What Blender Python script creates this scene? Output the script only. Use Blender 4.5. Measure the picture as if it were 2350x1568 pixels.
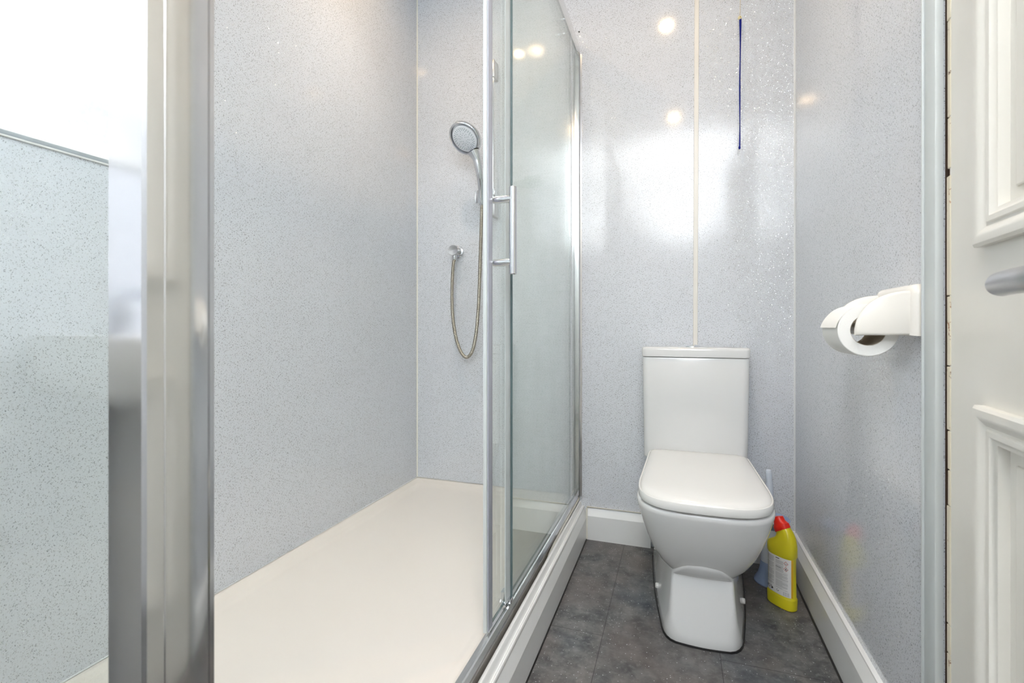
import bpy, bmesh, math, random
from mathutils import Vector, Matrix
from math import sin, cos, pi, radians

random.seed(7)
S = bpy.context.scene
for o in list(bpy.data.objects):
    bpy.data.objects.remove(o)
COL = S.collection

# ------------------------------------------------------------------ camera
TH = math.atan(378 / 1110.0)
cam_d = bpy.data.cameras.new('camera')
cam_d.sensor_width = 36.0
cam_d.lens = 36.0 * 1110 / 2350
cam_d.shift_y = -34.0 / 2350
cam_d.clip_start = 0.02
cam_d.dof.use_dof = True
cam_d.dof.focus_distance = 1.75
cam_d.dof.aperture_fstop = 8.0
cam = bpy.data.objects.new('camera', cam_d)
COL.objects.link(cam)
cam.location = (0, 0, 0.88)
cam.rotation_euler = (pi / 2, 0, TH)
S.camera = cam

# ------------------------------------------------------------------ world, exposure
w = bpy.data.worlds.new('world')
S.world = w
w.use_nodes = True
w.node_tree.nodes['Background'].inputs[0].default_value = (0.85, 0.92, 1.0, 1)
w.node_tree.nodes['Background'].inputs[1].default_value = 1.0
S.view_settings.view_transform = 'Standard'
S.view_settings.look = 'None'
S.view_settings.gamma = 1.0
S.view_settings.use_curve_mapping = False
S.view_settings.exposure = 0.42
WINDOW_STRENGTH = 0.98
LAMP_STRENGTH = 260.0
LAMP_WATTS = 16.0
S.cycles.max_bounces = 16
S.cycles.diffuse_bounces = 8
S.cycles.glossy_bounces = 8
S.cycles.transparent_max_bounces = 24
# photographer's flash behind the camera, bounced off the ceiling
fl = bpy.data.lights.new('bounce_flash', 'SPOT')
fl.energy = 560.0
fl.color = (0.91, 0.95, 1.0)
fl.spot_size = math.radians(82)
fl.spot_blend = 0.9
fl.shadow_soft_size = 0.03
flo = bpy.data.objects.new('bounce_flash', fl)
COL.objects.link(flo)
flo.location = (0.05, -0.32, 1.20)
flo.rotation_euler = (math.pi + 0.30, 0, 0)

# room dimensions
XL, XR, YB, YF, HC = -1.158, 0.411, 2.0127, -0.95, 2.43

# ------------------------------------------------------------------ helpers
def srgb(r, g, b):
    def f(c):
        c /= 255.0
        return c / 12.92 if c <= 0.04045 else ((c + 0.055) / 1.055) ** 2.4
    return (f(r), f(g), f(b), 1.0)


def tag(o, label=None, cat=None, group=None, kind=None):
    if label: o['label'] = label
    if cat: o['category'] = cat
    if group: o['group'] = group
    if kind: o['kind'] = kind
    return o


def empty(name, loc=(0, 0, 0), rz=0.0, parent=None):
    o = bpy.data.objects.new(name, None)
    o.empty_display_size = 0.05
    COL.objects.link(o)
    o.location = loc
    o.rotation_euler = (0, 0, rz)
    if parent: o.parent = parent
    return o


def finish(bm, name, mat, parent=None, smooth=35.0, world=True):
    """link a bmesh as one object; coordinates are world ones unless world=False"""
    bmesh.ops.recalc_face_normals(bm, faces=bm.faces)
    if smooth:
        lim = radians(smooth)
        for f in bm.faces: f.smooth = True
        for e in bm.edges:
            if len(e.link_faces) == 2:
                e.smooth = e.calc_face_angle(0.0) < lim
    me = bpy.data.meshes.new(name)
    bm.to_mesh(me)
    bm.free()
    mats = mat if isinstance(mat, (list, tuple)) else [mat]
    for m in mats: me.materials.append(m)
    o = bpy.data.objects.new(name, me)
    COL.objects.link(o)
    if parent:
        o.parent = parent
        if world:
            mw = Matrix.Identity(4)
            p = parent
            chain = []
            while p:
                chain.append(Matrix.LocRotScale(p.location, p.rotation_euler, None))
                p = p.parent
            for c in reversed(chain): mw = mw @ c
            me.transform(mw.inverted())
    return o


def B():
    return bmesh.new()


def box(bm, x0, x1, y0, y1, z0, z1, bev=0.0, seg=2, mi=0, M=None):
    vs = [bm.verts.new((x, y, z)) for z in (z0, z1) for y in (y0, y1) for x in (x0, x1)]
    F = [(0, 2, 3, 1), (4, 5, 7, 6), (0, 1, 5, 4), (2, 6, 7, 3), (0, 4, 6, 2), (1, 3, 7, 5)]
    fs = [bm.faces.new([vs[i] for i in f]) for f in F]
    for f in fs: f.material_index = mi
    geom = vs
    if bev:
        es = list({e for f in fs for e in f.edges})
        r = bmesh.ops.bevel(bm, geom=es, offset=bev, segments=seg, profile=0.5, affect='EDGES')
        geom = list({v for f in r['faces'] for v in f.verts} | {v for v in vs if v.is_valid})
    if M is not None:
        bmesh.ops.transform(bm, matrix=M, verts=geom)
    return geom


def loft(bm, rings, closed=True, cap0=True, cap1=True, mi=0):
    rr = [[bm.verts.new(p) for p in r] for r in rings]
    n = len(rr[0])
    for a, b in zip(rr[:-1], rr[1:]):
        for i in range(n if closed else n - 1):
            j = (i + 1) % n
            f = bm.faces.new((a[i], a[j], b[j], b[i]))
            f.material_index = mi
    if cap0:
        f = bm.faces.new(list(reversed(rr[0]))); f.material_index = mi
    if cap1:
        f = bm.faces.new(rr[-1]); f.material_index = mi
    return rr


def frame_of(t, up=Vector((0, 0, 1))):
    t = t.normalized()
    if abs(t.dot(up)) > 0.98: up = Vector((0, 1, 0))
    u = t.cross(up).normalized()
    return u, u.cross(t).normalized()


def tube(bm, pts, r, n=16, caps=True, mi=0, flat=1.0):
    """sweep with parallel-transported frames; r is a number or one per point"""
    pts = [Vector(p) for p in pts]
    rs = r if isinstance(r, (list, tuple)) else [r] * len(pts)
    rings = []
    u = None
    for i, p in enumerate(pts):
        t = (pts[min(i + 1, len(pts) - 1)] - pts[max(i - 1, 0)]).normalized()
        if u is None:
            u, v = frame_of(t)
        else:
            u = (u - t * u.dot(t)).normalized()
            v = t.cross(u).normalized()
        rings.append([p + (u * cos(2 * pi * k / n) + v * sin(2 * pi * k / n) * flat) * rs[i] for k in range(n)])
    loft(bm, rings, cap0=caps, cap1=caps, mi=mi)


def catmull(P, m=10):
    P = [Vector(p) for p in P]
    Q = [P[0] * 2 - P[1]] + P + [P[-1] * 2 - P[-2]]
    out = []
    for i in range(1, len(Q) - 2):
        for k in range(m):
            t = k / m
            a, b, c, d = Q[i - 1], Q[i], Q[i + 1], Q[i + 2]
            out.append(0.5 * ((2 * b) + (c - a) * t + (2 * a - 5 * b + 4 * c - d) * t * t + (3 * b - a - 3 * c + d) * t ** 3))
    out.append(P[-1])
    return out


def lathe(bm, prof, n=32, M=None, c0=True, c1=True, mi=0):
    rings = [[Vector((r * cos(2 * pi * k / n), r * sin(2 * pi * k / n), z)) for k in range(n)] for r, z in prof]
    if M is not None: rings = [[M @ p for p in r] for r in rings]
    loft(bm, rings, cap0=c0, cap1=c1, mi=mi)


def prism_y(bm, prof, y0, y1, shift0=0.0, shift1=0.0):
    """profile [(x, z)] swept along Y"""
    loft(bm, [[Vector((x + shift0, y0, z)) for x, z in prof], [Vector((x + shift1, y1, z)) for x, z in prof]])


def prism_x(bm, prof, x0, x1):
    """profile [(y, z)] swept along X"""
    loft(bm, [[Vector((x0, y, z)) for y, z in prof], [Vector((x1, y, z)) for y, z in prof]])


def prism_z(bm, prof, z0, z1):
    loft(bm, [[Vector((x, y, z0)) for x, y in prof], [Vector((x, y, z1)) for x, y in prof]])


def axis_m(loc, direction):
    d = Vector(direction).normalized()
    q = Vector((0, 0, 1)).rotation_difference(d)
    return Matrix.Translation(loc) @ q.to_matrix().to_4x4()


# ------------------------------------------------------------------ materials
class NT:
    def __init__(self, name):
        self.m = bpy.data.materials.new(name)
        self.m.use_nodes = True
        self.t = self.m.node_tree
        self.t.nodes.clear()
        self.out = self.t.nodes.new('ShaderNodeOutputMaterial')

    def n(self, typ, **kw):
        nd = self.t.nodes.new('ShaderNode' + typ)
        ins = kw.pop('ins', {})
        for k, v in kw.items(): setattr(nd, k, v)
        for k, v in ins.items(): self.set(nd.inputs[k], v)
        return nd

    def set(self, sock, v):
        if isinstance(v, bpy.types.NodeSocket): self.t.links.new(v, sock)
        else: sock.default_value = v

    def math(self, op, a, b=None, c=None, clamp=False):
        nd = self.n('Math', operation=op, use_clamp=clamp)
        self.set(nd.inputs[0], a)
        if b is not None: self.set(nd.inputs[1], b)
        if c is not None: self.set(nd.inputs[2], c)
        return nd.outputs[0]

    def mixc(self, f, a, b):
        nd = self.n('Mix', data_type='RGBA')
        self.set(nd.inputs[0], f); self.set(nd.inputs[6], a); self.set(nd.inputs[7], b)
        return nd.outputs[2]

    def ramp(self, v, lo, hi, a=0.0, b=1.0):
        nd = self.n('MapRange')
        self.set(nd.inputs[0], v)
        nd.inputs[1].default_value = lo; nd.inputs[2].default_value = hi
        nd.inputs[3].default_value = a; nd.inputs[4].default_value = b
        return nd.outputs[0]

    def noise(self, scale, detail=3.0, rough=0.5, vec=None, dim='3D'):
        nd = self.n('TexNoise', noise_dimensions=dim)
        nd.inputs['Scale'].default_value = scale
        nd.inputs['Detail'].default_value = detail
        nd.inputs['Roughness'].default_value = rough
        if vec is None: vec = self.pos()
        self.t.links.new(vec, nd.inputs['Vector'])
        return nd.outputs[0]

    def pos(self):
        if not hasattr(self, '_p'):
            self._p = self.n('TexCoord').outputs['Object']
        return self._p

    def principled(self, **ins):
        nd = self.n('BsdfPrincipled')
        for k, v in ins.items(): self.set(nd.inputs[k.replace('_', ' ')], v)
        return nd

    def bump(self, h, strength=0.1, dist=0.001):
        nd = self.n('Bump')
        nd.inputs['Strength'].default_value = strength
        nd.inputs['Distance'].default_value = dist
        self.set(nd.inputs['Height'], h)
        return nd.outputs[0]

    def done(self, sh):
        self.t.links.new(sh.outputs[0] if hasattr(sh, 'outputs') else sh, self.out.inputs[0])
        return self.m


def plain(name, col, rough=0.4, metal=0.0, spec=0.5, vary=0.03, vscale=6.0, bump=0.0, bscale=60.0, coat=0.0):
    """procedural surface: base colour with a faint noise variation, optional fine bump"""
    t = NT(name)
    nz = t.noise(vscale, 4)
    dark = tuple(c * (1 - vary) for c in col[:3]) + (1,)
    light = tuple(min(1, c * (1 + vary)) for c in col[:3]) + (1,)
    c = t.mixc(nz, dark, light)
    p = t.principled(Base_Color=c, Roughness=rough, Metallic=metal, Specular_IOR_Level=spec, Coat_Weight=coat)
    if bump:
        t.set(p.inputs['Normal'], t.bump(t.noise(bscale, 3), bump, 0.001))
    return t.done(p)


def panel_material(name, ax, base, dens=1.0):
    """laminated shower panel: pale grey with dark dashes and mirror flakes under a gloss skin"""
    t = NT(name)
    sep = t.n('SeparateXYZ')
    t.t.links.new(t.pos(), sep.inputs[0])
    cmb = t.n('CombineXYZ')
    t.t.links.new(sep.outputs[ax], cmb.inputs[0])
    t.t.links.new(sep.outputs[2], cmb.inputs[1])
    wob = t.n('TexNoise', noise_dimensions='2D')
    wob.inputs['Scale'].default_value = 120
    wob.inputs['Detail'].default_value = 1
    t.t.links.new(cmb.outputs[0], wob.inputs['Vector'])
    madd = t.n('VectorMath', operation='MULTIPLY_ADD')
    t.t.links.new(wob.outputs['Color'], madd.inputs[0])
    madd.inputs[1].default_value = (0.0022, 0.0022, 0)
    t.t.links.new(cmb.outputs[0], madd.inputs[2])
    base_v = madd.outputs[0]

    def dashes(ang, sx, sy, thr, p, off):
        mp = t.n('Mapping', vector_type='TEXTURE')
        mp.inputs['Location'].default_value = (off, off * 0.7, 0)
        mp.inputs['Rotation'].default_value = (0, 0, ang)
        mp.inputs['Scale'].default_value = (1.0 / sx, 1.0 / sy, 1)
        t.t.links.new(base_v, mp.inputs['Vector'])
        v = t.n('TexVoronoi', voronoi_dimensions='2D', feature='F1')
        v.inputs['Scale'].default_value = 1.0
        t.t.links.new(mp.outputs[0], v.inputs['Vector'])
        s2 = t.n('SeparateColor')
        t.t.links.new(v.outputs['Color'], s2.inputs[0])
        size = t.math('MULTIPLY_ADD', s2.outputs[1], thr * 0.9, thr * 0.35)
        d = t.math('SUBTRACT', size, v.outputs['Distance'])
        m = t.ramp(d, -thr * 0.10, thr * 0.30)
        keep = t.math('LESS_THAN', s2.outputs[0], p)
        return t.math('MULTIPLY', m, keep), s2.outputs[2]

    masks = []
    for ang, sx, sy, thr, p, off, dark in (
            (radians(62), 118, 300, 0.20, 0.28 * dens, 0.3, 1.0), (radians(-52), 122, 310, 0.20, 0.25 * dens, 1.7, 1.0),
            (radians(15), 130, 320, 0.20, 0.21 * dens, 3.1, 1.0), (radians(100), 180, 400, 0.20, 0.24, 4.1, 0.6),
            (radians(35), 200, 430, 0.20, 0.24, 5.3, 0.6)):
        m, rnd = dashes(ang, sx, sy, thr, p, off)
        masks.append(t.math('MULTIPLY', m, t.math('MULTIPLY_ADD', rnd, dark * 0.6, dark * 0.4)))
    tot = masks[0]
    for m in masks[1:]: tot = t.math('MAXIMUM', tot, m)
    cloud = t.noise(9, 3, 0.6)
    c0 = t.mixc(cloud, tuple(c * 0.975 for c in base[:3]) + (1,), tuple(min(1, c * 1.02) for c in base[:3]) + (1,))
    colr = t.mixc(t.math('MULTIPLY', tot, 0.95), c0, srgb(90, 92, 98))
    p = t.principled(Base_Color=colr, Roughness=0.09, Specular_IOR_Level=0.5)
    p.inputs['Coat Weight'].default_value = 0.0
    rip = t.noise(14, 2, 0.5)
    t.set(p.inputs['Normal'], t.bump(rip, 0.004, 0.01))
    # mirror flakes
    v = t.n('TexVoronoi', voronoi_dimensions='2D', feature='F1')
    v.inputs['Scale'].default_value = 310
    t.t.links.new(base_v, v.inputs['Vector'])
    s3 = t.n('SeparateColor')
    t.t.links.new(v.outputs['Color'], s3.inputs[0])
    fl = t.math('MULTIPLY', t.math('LESS_THAN', v.outputs['Distance'], 0.25), t.math('LESS_THAN', s3.outputs[0], 0.10))
    sub = t.n('VectorMath', operation='SUBTRACT')
    t.t.links.new(v.outputs['Color'], sub.inputs[0]); sub.inputs[1].default_value = (0.5, 0.5, 0.5)
    sc = t.n('VectorMath', operation='SCALE'); sc.inputs['Scale'].default_value = 0.55
    t.t.links.new(sub.outputs[0], sc.inputs[0])
    geo = t.n('NewGeometry')
    ad = t.n('VectorMath', operation='ADD')
    t.t.links.new(sc.outputs[0], ad.inputs[0]); t.t.links.new(geo.outputs['Normal'], ad.inputs[1])
    nm = t.n('VectorMath', operation='NORMALIZE'); t.t.links.new(ad.outputs[0], nm.inputs[0])
    g = t.n('BsdfGlossy'); g.inputs['Color'].default_value = (0.97, 0.97, 1, 1); g.inputs['Roughness'].default_value = 0.12
    t.t.links.new(nm.outputs[0], g.inputs['Normal'])
    mx = t.n('MixShader')
    t.set(mx.inputs[0], t.math('MULTIPLY', fl, 0.6))
    t.t.links.new(p.outputs[0], mx.inputs[1]); t.t.links.new(g.outputs[0], mx.inputs[2])
    return t.done(mx.outputs[0])


def glass_material(name, tint, rough=0.0, haze=0.0):
    """sheet glass: fresnel mirror over a tinted see-through sheet"""
    t = NT(name)
    geo = t.n('NewGeometry')
    ior = t.math('ADD', t.math('MULTIPLY', geo.outputs['Backfacing'], (1 / 1.5) - 1.5), 1.5)
    fr = t.n('Fresnel'); t.set(fr.inputs[0], ior)
    tr = t.n('BsdfTransparent'); tr.inputs[0].default_value = tint
    gl = t.n('BsdfGlossy'); gl.inputs[0].default_value = (1, 1, 1, 1); gl.inputs['Roughness'].default_value = rough
    base = tr.outputs[0]
    if haze:
        df = t.n('BsdfDiffuse'); df.inputs[0].default_value = srgb(232, 238, 234)
        hz = t.n('MixShader')
        t.set(hz.inputs[0], t.ramp(t.noise(7, 4), 0.3, 0.75, haze * 0.4, haze * 1.4))
        t.t.links.new(tr.outputs[0], hz.inputs[1]); t.t.links.new(df.outputs[0], hz.inputs[2])
        base = hz.outputs[0]
    mx = t.n('MixShader')
    t.set(mx.inputs[0], fr.outputs[0])
    t.t.links.new(base, mx.inputs[1]); t.t.links.new(gl.outputs[0], mx.inputs[2])
    return t.done(mx.outputs[0])


PANEL = srgb(211, 214, 220)
m_panel_back = panel_material('panel_back', 0, PANEL, 1.3)
m_panel_side = panel_material('panel_side', 1, PANEL, 1.3)
m_paint = plain('painted_ceiling', srgb(236, 236, 234), 0.6, vary=0.02)
m_wallpaint = plain('painted_wall', srgb(240, 240, 238), 0.5, vary=0.02)
m_white_trim = plain('white_plastic_trim', srgb(226, 228, 229), 0.3, vary=0.015)
m_skirt = plain('white_gloss_skirting', srgb(228, 229, 229), 0.22, vary=0.02, vscale=14, bump=0.03, bscale=25)
m_cream = plain('aged_sealant', srgb(226, 224, 214), 0.55, vary=0.10, vscale=30)
m_strip = plain('panel_joint_strip', srgb(222, 218, 211), 0.35, vary=0.03)
m_grey_trim = plain('grey_end_trim', srgb(205, 210, 210), 0.35, vary=0.02)
m_sill = plain('grey_sill_trim', srgb(160, 165, 170), 0.35, vary=0.04)
m_black = plain('black_sealant', srgb(22, 22, 24), 0.4, vary=0.3, vscale=80)
m_tray = plain('shower_tray_resin', srgb(226, 220, 213), 0.28, vary=0.015, vscale=3)
m_ceramic = plain('white_ceramic', srgb(217, 217, 217), 0.08, vary=0.008, coat=0.4)
m_seat = plain('seat_plastic', srgb(224, 223, 221), 0.16, vary=0.01)
m_chrome = plain('chrome', srgb(222, 224, 228), 0.07, metal=1.0, vary=0.02)
m_chrome_soft = plain('polished_aluminium', srgb(228, 228, 228), 0.11, metal=1.0, vary=0.03, vscale=3)
m_satin = plain('satin_metal', srgb(190, 189, 190), 0.3, metal=1.0, vary=0.05)
m_hose = plain('steel_hose', srgb(176, 170, 158), 0.28, metal=1.0, vary=0.08, vscale=40)
m_glass = glass_material('shower_glass', (0.968, 0.986, 0.977, 1), 0.0, 0.065)
m_glass_edge = plain('glass_edge_green', srgb(88, 106, 108), 0.15, vary=0.15)
m_seal = plain('clear_vinyl_seal', srgb(206, 213, 214), 0.3, vary=0.05)
m_seal_grey = plain('grey_vinyl_seal', srgb(178, 180, 192), 0.35, vary=0.05)
m_glass_side = glass_material('side_glass', (0.955, 0.978, 0.968, 1), 0.0, 0.02)
m_acrylic = glass_material('clear_acrylic', (0.93, 0.95, 0.94, 1), 0.05, 0.10)
m_door = plain('cream_gloss_paint', srgb(229, 227, 220), 0.3, vary=0.025, vscale=10, bump=0.05, bscale=18)
m_holder = plain('ivory_plastic', srgb(232, 228, 221), 0.25, vary=0.02)
m_paper = plain('toilet_paper', srgb(236, 235, 232), 0.95, spec=0.1, vary=0.015, bump=0.25, bscale=400)
m_card = plain('cardboard_core', srgb(178, 168, 152), 0.8, vary=0.1, vscale=60)
m_blue = plain('pale_blue_plastic', srgb(150, 168, 202), 0.35, vary=0.04)
m_bluewhite = plain('blue_white_plastic', srgb(206, 214, 226), 0.35, vary=0.03)
m_yellow = plain('yellow_bottle', srgb(208, 197, 36), 0.3, vary=0.03)
m_red = plain('red_cap', srgb(222, 34, 14), 0.35, vary=0.04)
m_labelpaper = plain('label_paper', srgb(222, 222, 222), 0.4, vary=0.02)
m_print = plain('label_print', srgb(170, 170, 172), 0.5)
m_printdark = plain('label_print_dark', srgb(42, 42, 48), 0.5)
m_printred = plain('label_print_red', srgb(178, 40, 48), 0.5)
m_orange = plain('label_edge_orange', srgb(214, 168, 40), 0.4)
m_navy = plain('navy_cord', srgb(22, 34, 128), 0.8, spec=0.2, vary=0.2, vscale=300, bump=0.6, bscale=900)
m_string = plain('beige_string', srgb(196, 184, 164), 0.8, vary=0.1, vscale=200)
m_bead = plain('cream_bead', srgb(226, 214, 168), 0.4, vary=0.05)
m_sprayface = plain('spray_face', srgb(234, 237, 242), 0.35, vary=0.03)
m_nozzle = plain('nozzle_rubber', srgb(128, 146, 150), 0.6, vary=0.1)
m_dark = plain('dark_gap', srgb(60, 44, 34), 0.8, vary=0.5, vscale=40)


def torn_paint(name='torn_paint_wood', lo=0.46, hi=0.52):
    t = NT(name)
    n1 = t.noise(38, 6, 0.7)
    n2 = t.noise(9, 3, 0.6)
    f = t.ramp(n1, lo, hi)
    brown = t.mixc(t.ramp(n2, 0.4, 0.6), srgb(70, 46, 34), srgb(172, 118, 74))
    c = t.mixc(f, brown, srgb(224, 216, 196))
    p = t.principled(Base_Color=c, Roughness=0.6)
    t.set(p.inputs['Normal'], t.bump(n1, 0.8, 0.004))
    return t.done(p)


m_torn = torn_paint()
m_chipped = torn_paint('chipped_cream_paint', 0.36, 0.40)


def floor_material():
    t = NT('vinyl_slate_floor')
    sep = t.n('SeparateXYZ'); t.t.links.new(t.pos(), sep.inputs[0])
    x, y = sep.outputs[0], sep.outputs[1]
    u = t.math('DIVIDE', t.math('ADD', x, 0.2), 0.31)
    col = t.math('FLOOR', u)
    fx = t.math('SUBTRACT', u, col)
    par = t.math('MODULO', t.math('ADD', col, 20.0), 2.0)
    v = t.math('DIVIDE', t.math('ADD', t.math('SUBTRACT', y, 1.387), t.math('ADD', t.math('MULTIPLY', par, -0.267), 10 * 0.915 + 0.267)), 0.915)
    row = t.math('FLOOR', v)
    fy = t.math('SUBTRACT', v, row)
    ex = t.math('MULTIPLY', t.math('MINIMUM', fx, t.math('SUBTRACT', 1.0, fx)), 0.31)
    ey = t.math('MULTIPLY', t.math('MINIMUM', fy, t.math('SUBTRACT', 1.0, fy)), 0.915)
    ed = t.math('MINIMUM', ex, ey)
    joint = t.ramp(ed, 0.0005, 0.0014, 1.0, 0.0)
    n1 = t.noise(16, 8, 0.62)
    n2 = t.noise(55, 6, 0.65)
    n3 = t.noise(5, 3)
    wn = t.n('TexWhiteNoise', noise_dimensions='2D')
    cc = t.n('CombineXYZ'); t.set(cc.inputs[0], col); t.set(cc.inputs[1], row)
    t.t.links.new(cc.outputs[0], wn.inputs['Vector'])
    base = t.mixc(t.ramp(n1, 0.36, 0.66), srgb(58, 61, 63), srgb(118, 117, 116))
    base = t.mixc(t.ramp(n2, 0.50, 0.74, 0, 0.8), base, srgb(140, 139, 138))
    base = t.mixc(t.ramp(t.noise(70, 7, 0.7), 0.55, 0.68, 0, 0.5), base, srgb(46, 50, 54))
    base = t.mixc(t.ramp(n3, 0.42, 0.62, 0, 0.5), base, srgb(112, 102, 97))
    base = t.mixc(t.ramp(t.noise(4.2, 2), 0.55, 0.75, 0, 0.4), base, srgb(78, 90, 102))
    base = t.mixc(t.math('MULTIPLY', wn.outputs[0], 0.14), base, srgb(40, 42, 46))
    vo = t.n('TexVoronoi', voronoi_dimensions='2D'); vo.inputs['Scale'].default_value = 130
    t.t.links.new(t.pos(), vo.inputs['Vector'])
    sc = t.n('SeparateColor'); t.t.links.new(vo.outputs['Color'], sc.inputs[0])
    sp = t.math('MULTIPLY', t.math('LESS_THAN', vo.outputs['Distance'], t.math('MULTIPLY_ADD', sc.outputs[1], 0.10, 0.05)), t.math('LESS_THAN', sc.outputs[0], 0.13))
    base = t.mixc(sp, base, srgb(205, 207, 210))
    base = t.mixc(t.math('MULTIPLY', joint, 0.75), base, srgb(22, 22, 24))
    p = t.principled(Base_Color=base, Roughness=t.ramp(n2, 0.3, 0.7, 0.3, 0.5), Specular_IOR_Level=0.4)
    t.set(p.inputs['Normal'], t.bump(n2, 0.25, 0.0015))
    return t.done(p)


m_floor = floor_material()


def window_glass():
    """lit obscured window pane: daylight glow broken up by the frosting"""
    t = NT('frosted_daylight_pane')
    n1 = t.noise(3.2, 4, 0.6)
    n2 = t.noise(90, 4, 0.7)
    c = t.mixc(t.ramp(n1, 0.35, 0.65), (0.82, 0.88, 0.92, 1), (0.97, 0.99, 1.0, 1))
    st = t.math('MULTIPLY', t.ramp(n2, 0.3, 0.7, 0.88, 1.08), t.math('MULTIPLY', t.ramp(n1, 0.35, 0.6, 0.88, 1.12), WINDOW_STRENGTH))
    e = t.n('Emission'); t.set(e.inputs[0], c); t.set(e.inputs[1], st)
    g = t.n('BsdfGlossy'); g.inputs['Roughness'].default_value = 0.35
    mx = t.n('MixShader'); mx.inputs[0].default_value = 0.05
    t.t.links.new(e.outputs[0], mx.inputs[1]); t.t.links.new(g.outputs[0], mx.inputs[2])
    return t.done(mx.outputs[0])


m_pane = window_glass()


def lamp_material():
    t = NT('halogen_lamp_glow')
    e = t.n('Emission'); e.inputs[0].default_value = (1.0, 0.70, 0.40, 1); e.inputs[1].default_value = LAMP_STRENGTH
    return t.done(e)


m_lamp = lamp_material()

# ------------------------------------------------------------------ room shell
T = 0.10
WY0, WY1, WZ0, WZ1 = -0.72, 0.88, 1.2385, 2.12      # window opening in the left wall
bm = B(); box(bm, XL - T, XR + T, YF - T, YB + T, -0.05, 0.0)
tag(finish(bm, 'floor', m_floor, smooth=0), kind='structure')
bm = B(); box(bm, XL - T, XR + T, YF - T, YB + T, HC, HC + 0.05)
tag(finish(bm, 'ceiling', m_paint, smooth=0), kind='structure')
bm = B(); box(bm, XL - T, XR + T, YB, YB + T, 0, HC)
tag(finish(bm, 'wall_back', m_panel_back, smooth=0), kind='structure')
bm = B(); box(bm, XL - T, XR + T, YF - T, YF, 0, HC)
tag(finish(bm, 'wall_front', m_wallpaint, smooth=0), kind='structure')
bm = B()
box(bm, XL - T, XL, YF, WY0, 0, HC)
box(bm, XL - T, XL, WY1, YB, 0, HC)
box(bm, XL - T, XL, WY0, WY1, 0, WZ0)
box(bm, XL - T, XL, WY0, WY1, WZ1, HC)
tag(finish(bm, 'wall_left', m_panel_side, smooth=0), kind='structure')
DY0, DY1, DZ = 0.17, 0.968, 2.06                    # door opening in the right wall
bm = B()
box(bm, XR, XR + T, DY1, YB, 0, HC)
box(bm, XR, XR + T, YF, DY0, 0, HC)
box(bm, XR, XR + T, DY0, DY1, DZ, HC)
tag(finish(bm, 'wall_right', m_panel_side, smooth=0), kind='structure')
# closed side of the door lining
bm = B()
box(bm, XR + 0.0005, XR + 0.045, DY1 - 0.0025, DY1, 0, DZ)
box(bm, XR + 0.045, XR + T, DY1 - 0.012, DY1, 0, DZ)
box(bm, XR + 0.02, XR + T, DY0, DY0 + 0.012, 0, DZ)
box(bm, XR + 0.045, XR + T, DY0 + 0.012, DY1 - 0.012, DZ - 0.012, DZ)
box(bm, XR + T - 0.004, XR + T, DY0 + 0.012, DY1 - 0.012, 0, DZ - 0.012)
tag(finish(bm, 'trim_1', m_dark, smooth=0), kind='structure')
# window
wn = empty('window_1', (XL, (WY0 + WY1) / 2, WZ0)); tag(wn, kind='structure')
bm = B(); box(bm, XL - 0.014, XL - 0.010, WY0 + 0.01, WY1 - 0.01, WZ0 + 0.002, WZ1 - 0.01)
finish(bm, 'window_pane', m_pane, wn, smooth=0)
bm = B()
for a, b, c, d in ((WY0, WY0 + 0.03, WZ0 + 0.004, WZ1), (WY1 - 0.03, WY1, WZ0 + 0.004, WZ1), (0.30, 0.325, WZ0 + 0.004, WZ1 - 0.03)):
    box(bm, XL - 0.06, XL - 0.001, a, b, c, d, 0.003)
box(bm, XL - 0.06, XL - 0.001, WY0 + 0.03, WY1 - 0.03, WZ1 - 0.03, WZ1, 0.003)
finish(bm, 'window_frame', m_white_trim, wn)
bm = B(); box(bm, XL - 0.06, XL + 0.002, WY0 - 0.01, WY1 + 0.01, WZ0 - 0.009, WZ0, 0.001)
finish(bm, 'window_sill', m_sill, wn)
bm = B(); box(bm, XL - 0.02, XL + 0.004, WY0 - 0.01, WY1 + 0.01, WZ0 - 0.013, WZ0 - 0.009, 0.001)
finish(bm, 'sill_sealant', m_seat, wn)
# panel joint strip above the toilet and corner beads
bm = B()
loft(bm, [[Vector((x, y, z)) for x, y in ((c - .0085, YB - 1e-4), (c - .0075, YB - .0030), (c + .0075, YB - .0030), (c + .0085, YB - 1e-4))]
          for z, c in ((0.14, .0655), (HC - 0.001, .0752))])
tag(finish(bm, 'trim_2', m_strip), kind='structure')
bm = B(); prism_z(bm, ((XL, YB), (XL, YB - .004), (XL + .001, YB - .0016), (XL + .0042, YB)), 0.172, HC)
tag(finish(bm, 'trim_3', m_cream), kind='structure')
bm = B(); prism_z(bm, ((XR, YB), (XR, YB - .006), (XR - .0016, YB - .0025), (XR - .0048, YB)), 0.131, HC)
tag(finish(bm, 'trim_4', m_white_trim), kind='structure')
# grey end trim of the right wall panels beside the door
bm = B()
box(bm, XR - 0.012, XR, DY1 + 0.002, DY1 + 0.0405, 0, HC, 0.0015)
box(bm, XR - 0.0155, XR - 0.0115, DY1 + 0.0375, DY1 + 0.0415, 0, HC, 0.001)
tag(finish(bm, 'trim_5', m_grey_trim), kind='structure')

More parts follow.
